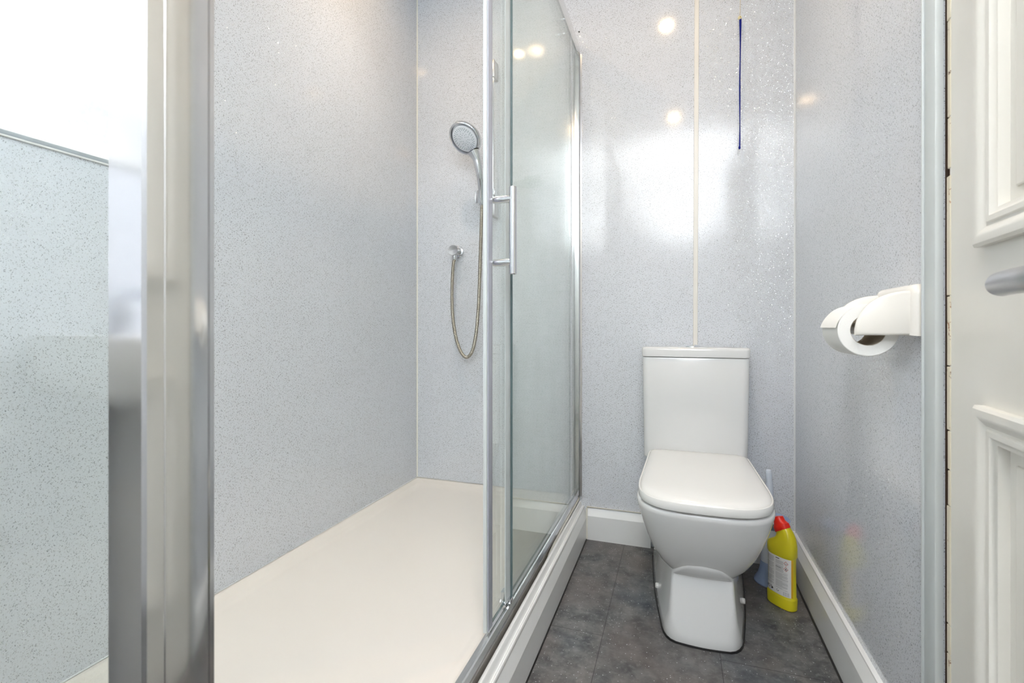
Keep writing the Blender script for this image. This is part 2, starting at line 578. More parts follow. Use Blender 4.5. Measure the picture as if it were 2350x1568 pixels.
# ------------------------------------------------------------------ skirting boards
def skirt_prof(t=0.019, h=0.131):
    return [(0, 0), (t, 0), (t, h - .033), (t - .0125, h - .005), (t - .0130, h - .001), (t - .0150, h), (0, h)]
pr = skirt_prof()
bm = B(); prism_x(bm, [(YB - a, b) for a, b in pr], -0.354, -0.0975)
tag(finish(bm, 'baseboard_back_left', m_skirt, smooth=8), kind='structure')
bm = B(); prism_x(bm, [(YB - a, b) for a, b in pr], 0.165, XR - 0.0005)
tag(finish(bm, 'baseboard_back_right', m_skirt, smooth=8), kind='structure')
pr2 = skirt_prof(0.0235)
bm = B(); prism_y(bm, [(XR - a, b) for a, b in pr2], 1.0105, YB - 0.0195)
tag(finish(bm, 'baseboard_right', m_skirt, smooth=8), kind='structure')
# moulded board hiding the riser under the shower tray
pl = [(-.378, 0), (-.3536, 0), (-.3536, .0890), (-.3648, .1215), (-.3650, .1280), (-.3665, .1318), (-.3690, .1325), (-.3720, .1300),
      (-.3745, .1300), (-.3765, .1350), (-.3785, .1430), (-.3810, .1480), (-.3845, .1495), (-.3880, .1490), (-.3880, .1)]
bm = B(); prism_y(bm, pl, 0.20, YB - 0.0005, 0.0030, -0.0005)
tag(finish(bm, 'baseboard_shower', m_skirt, smooth=16), kind='structure')
bm = B(); loft(bm, [[Vector((x + sh, y, z)) for x, z in ((-.3545, 0), (-.3505, 0), (-.3515, .0035), (-.3545, .0035))] for y, sh in ((0.20, .0030), (YB - .02, -.0005))])
tag(finish(bm, 'trim_6', m_black), kind='structure')
bm = B(); box(bm, XR - 0.0275, XR - 0.0230, 1.0105, YB - .02, 0.0, 0.0045)
tag(finish(bm, 'trim_7', m_black), kind='structure')
bm = B(); tube(bm, [(-.3520, YB - .0195, .003), (-.3520, YB - .0195, .131)], .0035, 8)
tube(bm, [(-.3920, YB - .002, .1620), (-.3915, 1.80, .1600), (-.3905, 1.62, .1530), (-.3900, 1.50, .1470)], [.0085, .0075, .004, .001], 10)
tag(finish(bm, 'trim_8', m_cream), kind='structure')
bm = B(); tube(bm, [(-.352, YB - .010, .1325), (-.0985, YB - .010, .1325)], .003, 8)
tag(finish(bm, 'trim_9', m_cream), kind='structure')

# ------------------------------------------------------------------ shower tray
TX0, TX1, TY0, TY1, TZ = XL + .0005, -0.4000, 0.262, YB - .0005, 0.172
def rrect(x0, x1, y0, y1, r, z, n=6):
    out = []
    for cx, cy, a0 in ((x1 - r, y1 - r, 0), (x0 + r, y1 - r, 90), (x0 + r, y0 + r, 180), (x1 - r, y0 + r, 270)):
        for k in range(n + 1):
            a = radians(a0 + 90 * k / n)
            out.append(Vector((cx + r * cos(a), cy + r * sin(a), z)))
    return out
tray = empty('shower_tray', (-.77, 1.13, 0.0))
tag(tray, 'low white rectangular shower tray under the glass enclosure, raised behind a skirting board', 'shower tray')
bm = B()
rings = []
for ins, z, r in ((0.006, 0.0, .004), (0.006, 0.10, .004), (0, .112, .004), (0, TZ - .003, .004), (.002, TZ, .005), (.012, TZ, .012), (.016, TZ - .0015, .016),
                  (.026, TZ - .010, .03), (.032, TZ - .0135, .036), (.040, TZ - .0145, .044), (.048, TZ - .019, .05), (.060, TZ - .0225, .06), (.25, TZ - .025, .05)):
    rings.append(rrect(TX0 + ins, TX1 - ins, TY0 + ins, TY1 - ins, r, z))
loft(bm, rings)
finish(bm, 'tray_body', m_tray, tray, smooth=50)
# waste cover set in the tray near the opening
bm = B(); lathe(bm, [(.0, .0), (.044, .0), (.044, .002), (.040, .0045), (.0, .006)], 32, Matrix.Translation((-.62, .44, TZ - .0245)), c0=False, c1=False)
finish(bm, 'waste_cover', m_chrome, tray)
bm = B()
tube(bm, [(XL + .0028, .30, TZ + .0012), (XL + .0028, YB - .003, TZ + .0012)], .0028, 8)
tube(bm, [(XL + .003, YB - .0028, TZ + .0012), (-.43, YB - .0028, TZ + .0012)], .0028, 8)
finish(bm, 'sealant_bead', m_white_trim, tray)

# ------------------------------------------------------------------ shower enclosure
enc = empty('shower_enclosure', (-.40, 1.13, 0.172))
tag(enc, 'chrome framed sliding glass shower enclosure standing on the white tray', 'shower enclosure')
RX = -.386
prof = [(RX - .001, .1700), (RX, .1710), (RX, .1795), (RX - .0065, .1865), (RX - .0100, .1875), (RX - .013, .1835), (RX - .021, .1815), (RX - .0275, .1785), (RX - .0275, .1722), (RX - .0142, .1722), (RX - .0136, .1700)]
bm = B(); prism_y(bm, prof, 0.325, YB - .028)
finish(bm, 'bottom_track', m_chrome_soft, enc, smooth=25)
bm = B()
prism_y(bm, [(-.428, 2.022), (-.424, 2.018), (-.390, 2.018), (-.3855, 2.023), (-.3840, 2.035), (-.3855, 2.060), (-.390, 2.066), (-.424, 2.066), (-.428, 2.060)], 0.324, YB - .0005)
finish(bm, 'top_rail', m_chrome_soft, enc, smooth=30)
bm = B()
prism_z(bm, [(-.4150, YB - .0006), (-.4150, YB - .024), (-.4125, YB - .027), (-.4035, YB - .027), (-.4020, YB - .022), (-.4000, YB - .022), (-.3985, YB - .027),
             (-.3835, YB - .027), (-.3810, YB - .024), (-.3810, YB - .010), (-.3745, YB - .008), (-.3745, YB - .0006)], .173, 2.018)
finish(bm, 'wall_profile', m_chrome_soft, enc, smooth=25)
# near corner post with grooves
post = [(-.4320, .2640), (-.4300, .2620), (-.3925, .2620), (-.3900, .2645), (-.3900, .2778), (-.3888, .2783), (-.3888, .2800), (-.3898, .2806),
        (-.3895, .2950), (-.3898, .3100), (-.3905, .3165), (-.3935, .3172), (-.3935, .3185), (-.3915, .3195), (-.3920, .3240), (-.4320, .3240)]
bm = B(); prism_z(bm, post, .1725, 2.075)
finish(bm, 'corner_post', m_chrome_soft, enc, smooth=30)
def sheet(name, x0, x1, y0, y1, z0, z1, parent, thin):
    bm = B(); box(bm, x0, x1, y0, y1, z0, z1, 0.0006, 1)
    for f in bm.faces:
        n = f.normal if f.normal.length else f.calc_center_median()
        f.normal_update()
        if abs(f.normal[thin]) < 0.95: f.material_index = 1
    return finish(bm, name, [m_glass, m_glass_edge], parent, smooth=0)
fixed = sheet('fixed_glass_panel', -.3985, -.3925, 1.157, YB - .023, .186, 2.019, enc, 0)
bm = B()
loft(bm, [[Vector((x, y, z)) for x, y in ((-.4040, 1.130), (-.4005, 1.127), (-.3990, 1.152), (-.3990, 1.166), (-.4008, 1.166))] for z in (.196, 2.018)])
finish(bm, 'edge_seal', m_seal, fixed)
bm = B()
box(bm, -.4185, -.4050, 1.140, 1.162, .1795, .2150, .0015)
box(bm, -.4050, -.3900, 1.138, 1.156, .1885, .2000, .0015)
finish(bm, 'bottom_guide', m_chrome, enc)
side = sheet('side_glass_panel', XL + .012, -.428, .283, .289, .1755, 2.06, enc, 1)
side.data.materials[0] = m_glass_side
bm = B(); box(bm, XL, XL + .014, .276, .296, .173, 2.07, .002)
finish(bm, 'side_wall_profile', m_chrome_soft, enc)
bm = B(); box(bm, XL + .014, -.432, .279, .293, 2.052, 2.074, .002)
finish(bm, 'side_top_rail', m_chrome_soft, enc)
# sliding door pushed back behind the fixed panel
sd = empty('sliding_door', (-.41, 1.05, .18), parent=None)
sd.parent = enc
sd.matrix_parent_inverse = Matrix.Identity(4)
sd.location = Vector((-.41, 1.05, .18)) - enc.location
def dpart(bm, name, mat, smooth=35):
    o = finish(bm, name, mat, None, smooth)
    o.data.transform(Matrix.Translation((.41, -1.05, -.18)))
    o.parent = sd
    return o
bm = B(); box(bm, -.4135, -.4075, 1.035, 1.935, .1865, 2.030, .0006, 1)
for f in bm.faces:
    f.normal_update()
    if abs(f.normal[0]) < .95: f.material_index = 1
dpart(bm, 'door_glass', [m_glass, m_glass_edge], 0)
bm = B(); box(bm, -.4165, -.4070, 1.018, 1.0355, .184, 2.030, .0012)
dpart(bm, 'leading_edge_strip', m_grey_trim)
bm = B(); box(bm, -.4072, -.4042, 1.021, 1.0475, .1865, 2.030, .001)
dpart(bm, 'magnetic_seal', m_seal_grey)
bm = B(); box(bm, -.4190, -.4137, 1.925, 1.945, .1865, 2.030, .001)
dpart(bm, 'rear_seal', m_seal)
bm = B()
lathe(bm, [(.0, .0), (.0082, 0), (.0095, .0015), (.0095, .2025), (.0082, .204), (.0, .204)], 24, Matrix.Translation((-.3592, 1.061, 1.001)), c0=False, c1=False)
for z in (1.1765, 1.0295):
    lathe(bm, [(.0088, 0), (.0088, .044)], 20, axis_m((-.4035, 1.061, z), (1, 0, 0)))
    lathe(bm, [(.0078, 0), (.0078, .0045)], 20, axis_m((-.4075, 1.061, z), (1, 0, 0)))
dpart(bm, 'handle', m_chrome)
for yy in (1.14, 1.80):
    bm = B()
    lathe(bm, [(0, 0), (.017, 0), (.019, .002), (.019, .009), (.017, .011), (0, .011)], 24, axis_m((-.4257, yy, 1.990), (1, 0, 0)), c0=False, c1=False)
    lathe(bm, [(.008, 0), (.008, .008), (.0, .010)], 16, axis_m((-.4073, yy, 1.990), (1, 0, 0)), c1=False)
    dpart(bm, 'roller', m_chrome)

# ------------------------------------------------------------------ shower riser, handset, hose, outlet
rr = empty('shower_riser_rail', (-.7625, YB, 1.36))
tag(rr, 'slim vertical chrome riser rail on the back shower wall behind the glass', 'shower rail')
bm = B(); lathe(bm, [(.0055, 0), (.0055, .64)], 16, Matrix.Translation((-.7585, 1.970, 1.39)))
finish(bm, 'bar', m_chrome, rr)
for z0, z1 in ((1.966, 2.042), (1.362, 1.440)):
    bm = B(); box(bm, -.7685, -.7485, 1.9600, YB - .0005, z0, z1, .003)
    finish(bm, 'wall_bracket', m_satin, rr)
bm = B()
box(bm, -.7715, -.7455, 1.9560, 1.9830, 1.4495, 1.4790, .003)
box(bm, -.8000, -.7700, 1.9480, 1.9660, 1.4530, 1.4740, .003)
lathe(bm, [(.0125, 0), (.0150, .0), (.0165, .052), (.0140, .052), (.0125, 0)], 24, axis_m((-.8005, 1.9350, 1.4150), (.10, -.25, 1)), c0=False, c1=False)
box(bm, -.8260, -.8210, 1.926, 1.943, 1.4150, 1.4680, .001)
finish(bm, 'slider', m_chrome, rr)

hs = empty('hand_shower', (-.8352, 1.845, 1.6645))
tag(hs, 'round chrome hand shower with pale spray face, clipped high on the riser rail', 'shower head')
C = Vector((-.8352, 1.845, 1.6645))
vd = Vector((.385, -.849, -.361)).normalized()
rgt = Vector((.9466, .3224, 0))
upv = vd.cross(rgt).normalized()
if upv.z < 0: upv = -upv
tilt = radians(38)
lowleft = (-rgt * .72 - upv * .69).normalized()
N = (vd * cos(tilt) + lowleft * sin(tilt)).normalized()
MH = axis_m(C, N)
R = .0735
bm = B()
lathe(bm, [(0, -.024), (R * .55, -.0225), (R * .86, -.017), (R * .97, -.009), (R, 0), (R * .985, .005), (R * .94, .008), (R * .88, .0065), (R * .855, .0), (R * .84, -.004), (0, -.004)], 56, MH, c0=False, c1=False)
finish(bm, 'head_shell', m_chrome, hs)
bm = B()
off = MH.to_3x3() @ Vector((0, 0, 0))
lathe(bm, [(0, -.003), (R * .77, -.003), (R * .765, .0045), (R * .72, .0068), (0, .0075)], 48, MH, c0=False, c1=False)
sf = finish(bm, 'spray_face', m_sprayface, hs)
bm = B()
for rad, cnt, sz in ((.62, 30, .0016), (.54, 26, .0014), (.46, 10, .0014), (.34, 12, .0013), (.24, 10, .0013), (.15, 4, .0013)):
    for k in range(cnt):
        a = 2 * pi * k / cnt + rad * 3
        p = MH @ Vector((R * rad * cos(a), R * rad * sin(a), .0068))
        lathe(bm, [(sz, 0), (sz, .0016), (0, .0020)], 6, axis_m(p, N), c0=False, c1=False)
tag(finish(bm, 'nozzles', m_nozzle, sf), kind='stuff')
hp = [(-.8080, 1.868, 1.6150), (-.7960, 1.872, 1.5880), (-.7890, 1.880, 1.5480), (-.7870, 1.893, 1.5080), (-.7900, 1.910, 1.4700), (-.7975, 1.929, 1.4300)]
pts = catmull(hp, 8)
nn = len(pts)
rs = [(.0270 * (1 - k / 10) + .0165 * (k / 10)) if k < 10 else .0165 - .005 * (k - 10) / (nn - 11) for k in range(nn)]
bm = B(); tube(bm, pts, rs, 24)
finish(bm, 'handle', m_chrome, hs)
bm = B(); lathe(bm, [(.0095, 0), (.0115, .004), (.0115, .028), (.0120, .030)], 20, axis_m((-.7955, 1.9330, 1.4035), (-.02, -.12, 1)))
finish(bm, 'hose_nut', m_chrome, hs)

hpts = [(-.9441, 1.972, 1.1830), (-.9500, 1.971, 1.154), (-.9553, 1.970, 1.0562), (-.9531, 1.968, .9582), (-.9431, 1.965, .8800), (-.9267, 1.962, .8120), (-.9024, 1.960, .7611),
        (-.8762, 1.958, .7450), (-.8502, 1.956, .7738), (-.8332, 1.955, .8418), (-.8220, 1.953, .9371), (-.8146, 1.950, 1.0510), (-.8092, 1.947, 1.1643), (-.8035, 1.943, 1.2770), (-.7973, 1.935, 1.3699), (-.7952, 1.9335, 1.404)]
base = catmull(hpts, 30)
# resample evenly and ripple the radius into ribs
L = [0.0]
for a, b in zip(base[:-1], base[1:]): L.append(L[-1] + (b - a).length)
tot = L[-1]; step = .00135; res = []; j = 0
k = 0
while k * step < tot:
    s = k * step
    while L[j + 1] < s: j += 1
    f = (s - L[j]) / (L[j + 1] - L[j])
    res.append(base[j].lerp(base[j + 1], f)); k += 1
res.append(base[-1])
bm = B(); tube(bm, res, [.0078 if (i // 2) % 2 == 0 else .0068 for i in range(len(res))], 12)
tag(finish(bm, 'shower_hose', m_hose, smooth=60), 'ribbed steel shower hose hanging in a long loop below the hand shower', 'hose')

el = empty('shower_outlet_elbow', (-.9441, YB, 1.2215))
tag(el, 'small round chrome water outlet on the shower wall feeding the hose', 'shower outlet')
bm = B(); lathe(bm, [(.0275, .0005), (.0285, .003), (.0275, .010), (.022, .013)], 32, axis_m((-.9441, YB, 1.2205), (0, -1, 0)))
finish(bm, 'wall_flange', m_chrome, el)
bm = B(); lathe(bm, [(.019, 0), (.0195, .030), (.0225, .038), (.0235, .044), (.0225, .0475), (.014, .0460), (0, .0450)], 32, axis_m((-.9441, YB - .012, 1.2215), (0, -1, 0)), c1=False)
finish(bm, 'outlet_body', m_satin, el)
bm = B(); lathe(bm, [(.0095, 0), (.0105, .003), (.0105, .022), (.0098, .026)], 20, Matrix.Translation((-.9441, 1.972, 1.180)))
finish(bm, 'spigot', m_chrome, el)

sp_ = empty('soap_dish', (-.594, YB, 1.49))
tag(sp_, 'clear plastic soap dish fixed to the shower wall, seen through the glass door', 'soap dish')
bm = B()
def oval(cx, cy, a, b, z, n=32, flat=None):
    return [Vector((cx + a * cos(2 * pi * k / n), min(cy + b * sin(2 * pi * k / n), YB - .001), z)) for k in range(n)]
loft(bm, [oval(-.594, 1.976, .060, .040, 1.4830), oval(-.594, 1.976, .070, .046, 1.4890), oval(-.594, 1.976, .072, .048, 1.4960),
          oval(-.594, 1.976, .069, .045, 1.4960), oval(-.594, 1.976, .066, .042, 1.4890)])
finish(bm, 'dish', m_acrylic, sp_)
bm = B(); box(bm, -.628, -.556, YB - .010, YB - .0005, 1.4985, 1.532, .003)
finish(bm, 'back_mount', m_acrylic, sp_)
tag(finish((lambda b: (lathe(b, [(0, 0), (.0032, 0), (.0028, .0018), (0, .0022)], 12, axis_m((-.3878, YB, 2.1180), (0, -1, 0)), c0=False, c1=False), b)[1])(B()), 'wall_screw', m_printdark),
    'tiny dark screw in the wall panel beside the top corner of the enclosure', 'screw')

# ------------------------------------------------------------------ toilet
toi = empty('toilet', (.066, 1.66, 0))
tag(toi, 'white close-coupled toilet with squared lid closed, standing on the dark floor', 'toilet')
def outline(cx, hw, yf, ym, yb, hwb, rb, z, n=3.2, yback_flat=True):
    """front half super-ellipse, straight sides tapering to the back, rounded back corners"""
    pts = []
    N = 40
    for k in range(N + 1):
        a = pi + pi * k / N
        cxn, sn = cos(a), sin(a)
        x = math.copysign(abs(cxn) ** (2 / n), cxn)
        y = -abs(sn) ** (2 / n)
        pts.append(Vector((cx + hw * x, ym + (ym - yf) * y, z)))
    for k in range(1, 5):
        f = k / 4
        pts.append(Vector((cx + hw + (hwb - hw) * f, ym + (yb - rb - ym) * f, z)))
    for k in range(1, 7):
        a = (pi / 2) * k / 6
        pts.append(Vector((cx + hwb - rb + rb * cos(a), yb - rb + rb * sin(a), z)))
    for k in range(0, 6):
        a = pi / 2 + (pi / 2) * k / 6
        pts.append(Vector((cx - hwb + rb + rb * cos(a), yb - rb + rb * sin(a), z)))
    for k in range(0, 4):
        f = 1 - k / 4
        pts.append(Vector((cx - hw - (hwb - hw) * f, ym + (yb - rb - ym) * f, z)))
    return pts
CX = .0695
bm = B()
R_ = []
for z, hw, yf, ym, yb, hwb, n in (
        (.150, .060, 1.520, 1.60, 1.90, .085, 3.0), (.160, .072, 1.480, 1.56, 1.92, .095, 3.4), (.172, .083, 1.4560, 1.54, 1.935, .105, 3.6), (.180, .090, 1.4475, 1.54, 1.940, .110, 3.6), (.190, .100, 1.4400, 1.53, 1.945, .115, 3.5),
        (.215, .121, 1.4180, 1.52, 1.955, .125, 3.3), (.250, .139, 1.3930, 1.51, 1.965, .136, 3.2), (.290, .1545, 1.3690, 1.505, 1.972, .147, 3.2), (.330, .1665, 1.349, 1.50, 1.978, .154, 3.2),
        (.360, .1740, 1.336, 1.50, 1.982, .158, 3.2), (.380, .1790, 1.3265, 1.50, 1.985, .161, 3.2), (.391, .1800, 1.324, 1.50, 1.985, .162, 3.2), (.3955, .1770, 1.327, 1.50, 1.983, .160, 3.2)):
    R_.append(outline(CX, hw, yf, ym, yb, hwb, .03, z, n))
loft(bm, R_)
finish(bm, 'bowl', m_ceramic, toi, smooth=60)
# pedestal: flat front face, side faces widening to the back
def ped(z, yf, fw, hb, cr, cx=.0675, yb=1.93):
    P = []
    fl = Vector((cx - fw, yf + .004, z)); fr_ = Vector((cx + fw, yf + .004, z))
    bl = Vector((cx - hb, yb, z)); br = Vector((cx + hb, yb, z))
    mid = Vector((cx, yf, z))
    # left side, from the back forwards
    for k in range(6): P.append(bl.lerp(fl, k / 6 * (1 - cr / .35)))
    q = bl.lerp(fl, 1 - cr / .45)
    e = fl + (fr_ - fl) * (cr * .8 / (2 * fw))
    for k in range(6):
        t = k / 5
        P.append((1 - t) ** 2 * q + 2 * t * (1 - t) * fl + t * t * e)
    for k in range(1, 6):
        f = k / 6
        a = e.lerp(fr_ - (fr_ - fl) * (cr * .8 / (2 * fw)), f)
        a.y = a.y - .004 * sin(pi * f)
        P.append(a)
    q2 = br.lerp(fr_, 1 - cr / .45)
    e2 = fr_ - (fr_ - fl) * (cr * .8 / (2 * fw))
    for k in range(6):
        t = k / 5
        P.append((1 - t) ** 2 * e2 + 2 * t * (1 - t) * fr_ + t * t * q2)
    for k in range(6): P.append(br.lerp(fr_, (5 - k) / 6 * (1 - cr / .35)))
    for p in P:                                        # side faces bow out a little between front and back
        f = max(0.0, min(1.0, (p.y - yf) / (yb - yf)))
        if abs(p.x - cx) > fw * .8: p.x += math.copysign(.009 * sin(pi * f ** .9), p.x - cx)
    return P
bm = B()
loft(bm, [ped(.003, 1.4155, .096, .1530, .055), ped(.006, 1.4145, .097, .1540, .055), ped(.03, 1.4185, .0925, .1510, .040), ped(.07, 1.4270, .0865, .147, .020), ped(.12, 1.4360, .0825, .142, .014),
          ped(.17, 1.4440, .0795, .134, .012), ped(.179, 1.4450, .0785, .130, .012), ped(.1805, 1.4440, .0780, .129, .012), ped(.192, 1.4305, .0720, .122, .014), ped(.204, 1.4185, .0640, .112, .016), ped(.215, 1.4110, .0560, .10, .016), ped(.225, 1.4075, .046, .095, .016), ped(.240, 1.4100, .03, .08, .015)])
finish(bm, 'pedestal', m_ceramic, toi, smooth=32)
bm = B()
loft(bm, [ped(.0005, 1.4115, .0995, .1570, .055), ped(.0045, 1.4125, .0985, .1560, .055)])
finish(bm, 'floor_sealant', m_black, toi)
for p, d in (((-.0590, 1.6360, .041), (-1, -.22, .1)), ((.1915, 1.6280, .041), (1, -.22, .1))):
    bm = B(); lathe(bm, [(.0085, -.006), (.0085, .004), (.0070, .0065), (0, .0072)], 20, axis_m(p, d), c1=False)
    finish(bm, 'bolt_cap', m_seat, toi)
# seat ring and lid
bm = B()
loft(bm, [outline(CX, .168, 1.333, 1.50, 1.850, .158, .03, .3955), outline(CX, .1700, 1.331, 1.50, 1.852, .160, .03, .397), outline(CX, .1700, 1.331, 1.50, 1.852, .160, .03, .3995), outline(CX, .168, 1.333, 1.50, 1.850, .158, .03, .4005)])
finish(bm, 'seat', m_seat, toi, smooth=60)
bm = B()
LW = .1755
LB = .1660
def lo(d, z, e=0.0): return outline(CX, LW - d, 1.3165 + d, 1.50, 1.864 - d - e, LB - d, .028, z)
loft(bm, [lo(.006, .4010), lo(.0008, .4025), lo(0, .4045), lo(-.0006, .4130), lo(0, .4215), lo(.0008, .4238), lo(.0020, .4243), lo(.0032, .4236), lo(.0040, .4230), lo(.0050, .4246), lo(.0072, .4275),
          lo(.0110, .4305), lo(.0165, .4328), lo(.0260, .4345), lo(.0420, .4358), lo(.065, .4368), lo(.095, .4374)])
finish(bm, 'lid', m_seat, toi, smooth=32)
# cistern
CC = .0605
bm = B()
def crect(hw, y0, y1, r, z, bow=.004):
    pts = rrect(CC - hw, CC + hw, y0, y1, r, z, 6)
    for p in pts:
        if p.y < y0 + .03: p.y -= bow * max(0, 1 - ((p.x - CC) / hw) ** 2)
    return pts
loft(bm, [crect(.1770, 1.868, 2.0, .022, .3965), crect(.1775, 1.867, 2.0, .022, .42), crect(.1795, 1.857, 2.0, .022, .62), crect(.1812, 1.853, 2.0, .022, .764), crect(.1797, 1.8545, 2.0, .022, .7675)])
finish(bm, 'cistern', m_ceramic, toi, smooth=50)
bm = B()
loft(bm, [crect(.1812, 1.851, 2.002, .022, .7695), crect(.1835, 1.8485, 2.004, .022, .7715), crect(.1840, 1.848, 2.004, .022, .795), crect(.1828, 1.8495, 2.003, .022, .8010), crect(.1802, 1.853, 2.0, .022, .8040), crect(.172, 1.858, 1.995, .022, .8050), crect(.12, 1.90, 1.96, .02, .8055)])
finish(bm, 'cistern_lid', m_ceramic, toi, smooth=50)
bm = B(); lathe(bm, [(.0285, 0), (.0280, .0025), (.020, .0060), (.0125, .0078), (.0120, .0070), (.0, .0085)], 36, Matrix.Translation((.0560, 1.922, .8052)), c1=False)
finish(bm, 'flush_button', m_chrome, toi)

# ------------------------------------------------------------------ toilet brush and its holder
BX, BY = .307, 1.868
bh = empty('toilet_brush_holder', (BX, BY, 0))
tag(bh, 'pale blue and white flared plastic brush holder on the floor behind the bottle', 'brush holder')
MB_ = Matrix.Translation((BX, BY, 0))
bm = B(); lathe(bm, [(.052, .0), (.0525, .004), (.049, .010), (.041, .024), (.0345, .045), (.0315, .072)], 40, MB_)
finish(bm, 'base', m_blue, bh)
bm = B(); lathe(bm, [(.0312, .070), (.0312, .09), (.034, .14), (.0375, .196)], 40, MB_, c0=False, c1=False)
finish(bm, 'tube', m_bluewhite, bh)
bm = B(); lathe(bm, [(.0378, .190), (.0490, .205), (.0590, .216), (.0602, .220), (.0582, .2215), (.047, .2120), (.036, .2020), (.0130, .1985)], 40, MB_, c0=True, c1=True)
finish(bm, 'rim', m_blue, bh)
br = empty('toilet_brush', (BX, BY, .2))
tag(br, 'pale blue toilet brush handle sticking up beside the toilet lid', 'toilet brush')
bm = B(); tube(bm, catmull([(BX + .002, BY, .200), (.3065, BY - .004, .24), (.3035, BY - .008, .30), (.3000, BY - .012, .35), (.2985, BY - .014, .3850), (.2983, BY - .0142, .3905)], 6),
               [.010 - .0 * k for k in range(6)] + [.0115] * 6 + [.0118] * 6 + [.0105] * 6 + [.0088, .0082, .0075, .0066, .0055, .004, .002], 18)
finish(bm, 'handle', m_bluewhite, br)

# ------------------------------------------------------------------ cleaner bottle
bax = Vector((.681, -.732, 0)).normalized()      # along the broad face, left to right as seen
bno = Vector((-.732, -.681, 0)).normalized()     # towards the viewer
bc = Vector((.3155, 1.7240, 0))
bo = empty('cleaner_bottle', (bc.x, bc.y, 0))
tag(bo, 'yellow cleaner bottle with bent neck and red cap beside the toilet base', 'cleaner bottle')
def bsec(s, z, a, b, tiltd=0.0, n=40, pw=2.6):
    out = []
    tl = radians(tiltd)
    for k in range(n):
        t = 2 * pi * k / n
        u = math.copysign(abs(cos(t)) ** (2 / pw), cos(t)) * a
        v = math.copysign(abs(sin(t)) ** (2 / pw), sin(t)) * b
        out.append(bc + bax * (s + u * cos(tl)) + bno * v + Vector((0, 0, z + u * sin(tl))))
    return out
bm = B()
loft(bm, [bsec(0, .0008, .0430, .0225), bsec(0, .003, .0455, .0248), bsec(0, .034, .0465, .0255), bsec(0, .037, .0455, .0248), bsec(0, .040, .0432, .0230),
          bsec(0, .100, .0425, .0225), bsec(0, .158, .0425, .0228), bsec(0, .162, .0440, .0240), bsec(0, .166, .0462, .0252), bsec(0, .186, .0462, .0252),
          bsec(.001, .197, .0445, .0245, 4), bsec(.004, .207, .0395, .0235, 10), bsec(.007, .216, .0335, .0225, 17), bsec(.0085, .224, .0285, .0205, 24), bsec(.0075, .231, .0255, .0190, 29), bsec(.0045, .2385, .0235, .0180, 33, pw=2.2), bsec(.001, .2450, .0215, .0175, 35, pw=2.0)])
finish(bm, 'bottle_body', m_yellow, bo, smooth=38)
bm = B()
loft(bm, [bsec(.0035, .2385, .0262, .0195, 34, pw=2), bsec(.0020, .2410, .0268, .0200, 34, pw=2), bsec(-.0035, .2510, .0262, .0198, 32, pw=2), bsec(-.0042, .2522, .0245, .0188, 32, pw=2), bsec(-.0085, .2600, .0175, .0165, 30, pw=2), bsec(-.0125, .2700, .0155, .0150, 26, pw=2),
          bsec(-.0135, .2745, .0140, .0135, 22, pw=2), bsec(-.0138, .2755, .010, .010, 20, pw=2)])
finish(bm, 'cap', m_red, bo, smooth=40)
# label wrapped on the broad face; print laid on top of it
def lab(s, z, off):
    """point on the label surface, s along the broad face (-1..1), z height"""
    a, b, pw = .0428, .0230, 2.6
    u = s
    v = (1 - abs(u) ** pw) ** (1 / pw) if abs(u) < 1 else 0
    # slightly swollen so that it clears the body
    return bc + bax * (u * a) + bno * (v * b + off) + Vector((0, 0, z))
def strip(bm, s0, s1, z0, z1, off, n=None):
    n = n or max(1, int(abs(s1 - s0) / .06))
    a = [bm.verts.new(lab(s0 + (s1 - s0) * k / n, z0, off)) for k in range(n + 1)]
    b = [bm.verts.new(lab(s0 + (s1 - s0) * k / n, z1, off)) for k in range(n + 1)]
    for k in range(n): bm.faces.new((a[k], a[k + 1], b[k + 1], b[k]))
def solid_strip(bm, s0, s1, z0, z1, off, th=.0003, n=24):
    rings = []
    for k in range(n + 1):
        s = s0 + (s1 - s0) * k / n
        rings.append([lab(s, z0, off - th), lab(s, z0, off), lab(s, z1, off), lab(s, z1, off - th)])
    loft(bm, rings)
bm = B(); solid_strip(bm, -.965, .93, .0425, .1595, .0009, .0012, 48)
lb = finish(bm, 'label', m_labelpaper, bo)
bm = B()
z = .1535
i = 0
rnd = random.Random(3)
while z > .0665:
    s1 = -.22 - (.25 * rnd.random() if i % 5 == 4 else .02)
    if not (i % 11 == 10): strip(bm, -.90, s1, z, z + .0009, .0011)
    z -= .00185; i += 1
z = .1480; i = 0
while z > .0605:
    lim = .52 if z > .115 else (.80 if i % 6 != 5 else .45)
    if not (i % 13 == 7): strip(bm, -.10, lim - .05 * rnd.random(), z, z + .0009, .0011)
    z -= .00180; i += 1
# divider, barcode and small captions
strip(bm, -.165, -.158, .045, .156, .0011, 1)
for k in range(17):
    if k in (5, 11): continue
    s = .47 + k * .0225
    strip(bm, s, s + (.013 if k % 3 else .008), .0450, .0570, .0011, 1)
strip(bm, .60, .80, .0600, .0608, .0011)
finish(bm, 'fine_print', m_print, lb, smooth=0)
bm = B(); strip(bm, -.10, .20, .1530, .1552, .0012)
finish(bm, 'heading', m_printdark, lb, smooth=0)
bm = B(); strip(bm, -.10, .34, .1270, .1280, .0012)
finish(bm, 'subheading', m_printdark, lb, smooth=0)
bm = B()
for q in ((-.76, -.73, .0500, .0585), (-.62, -.59, .0500, .0585), (-.76, -.59, .0500, .0512), (-.76, -.59, .0573, .0585)):
    strip(bm, q[0], q[1], q[2], q[3], .0012, 1)
finish(bm, 'carton_icon', m_printdark, lb, smooth=0)
bm = B(); strip(bm, -.90, -.80, .0500, .0575, .0012, 1)
finish(bm, 'edge_icon', m_printdark, lb, smooth=0)
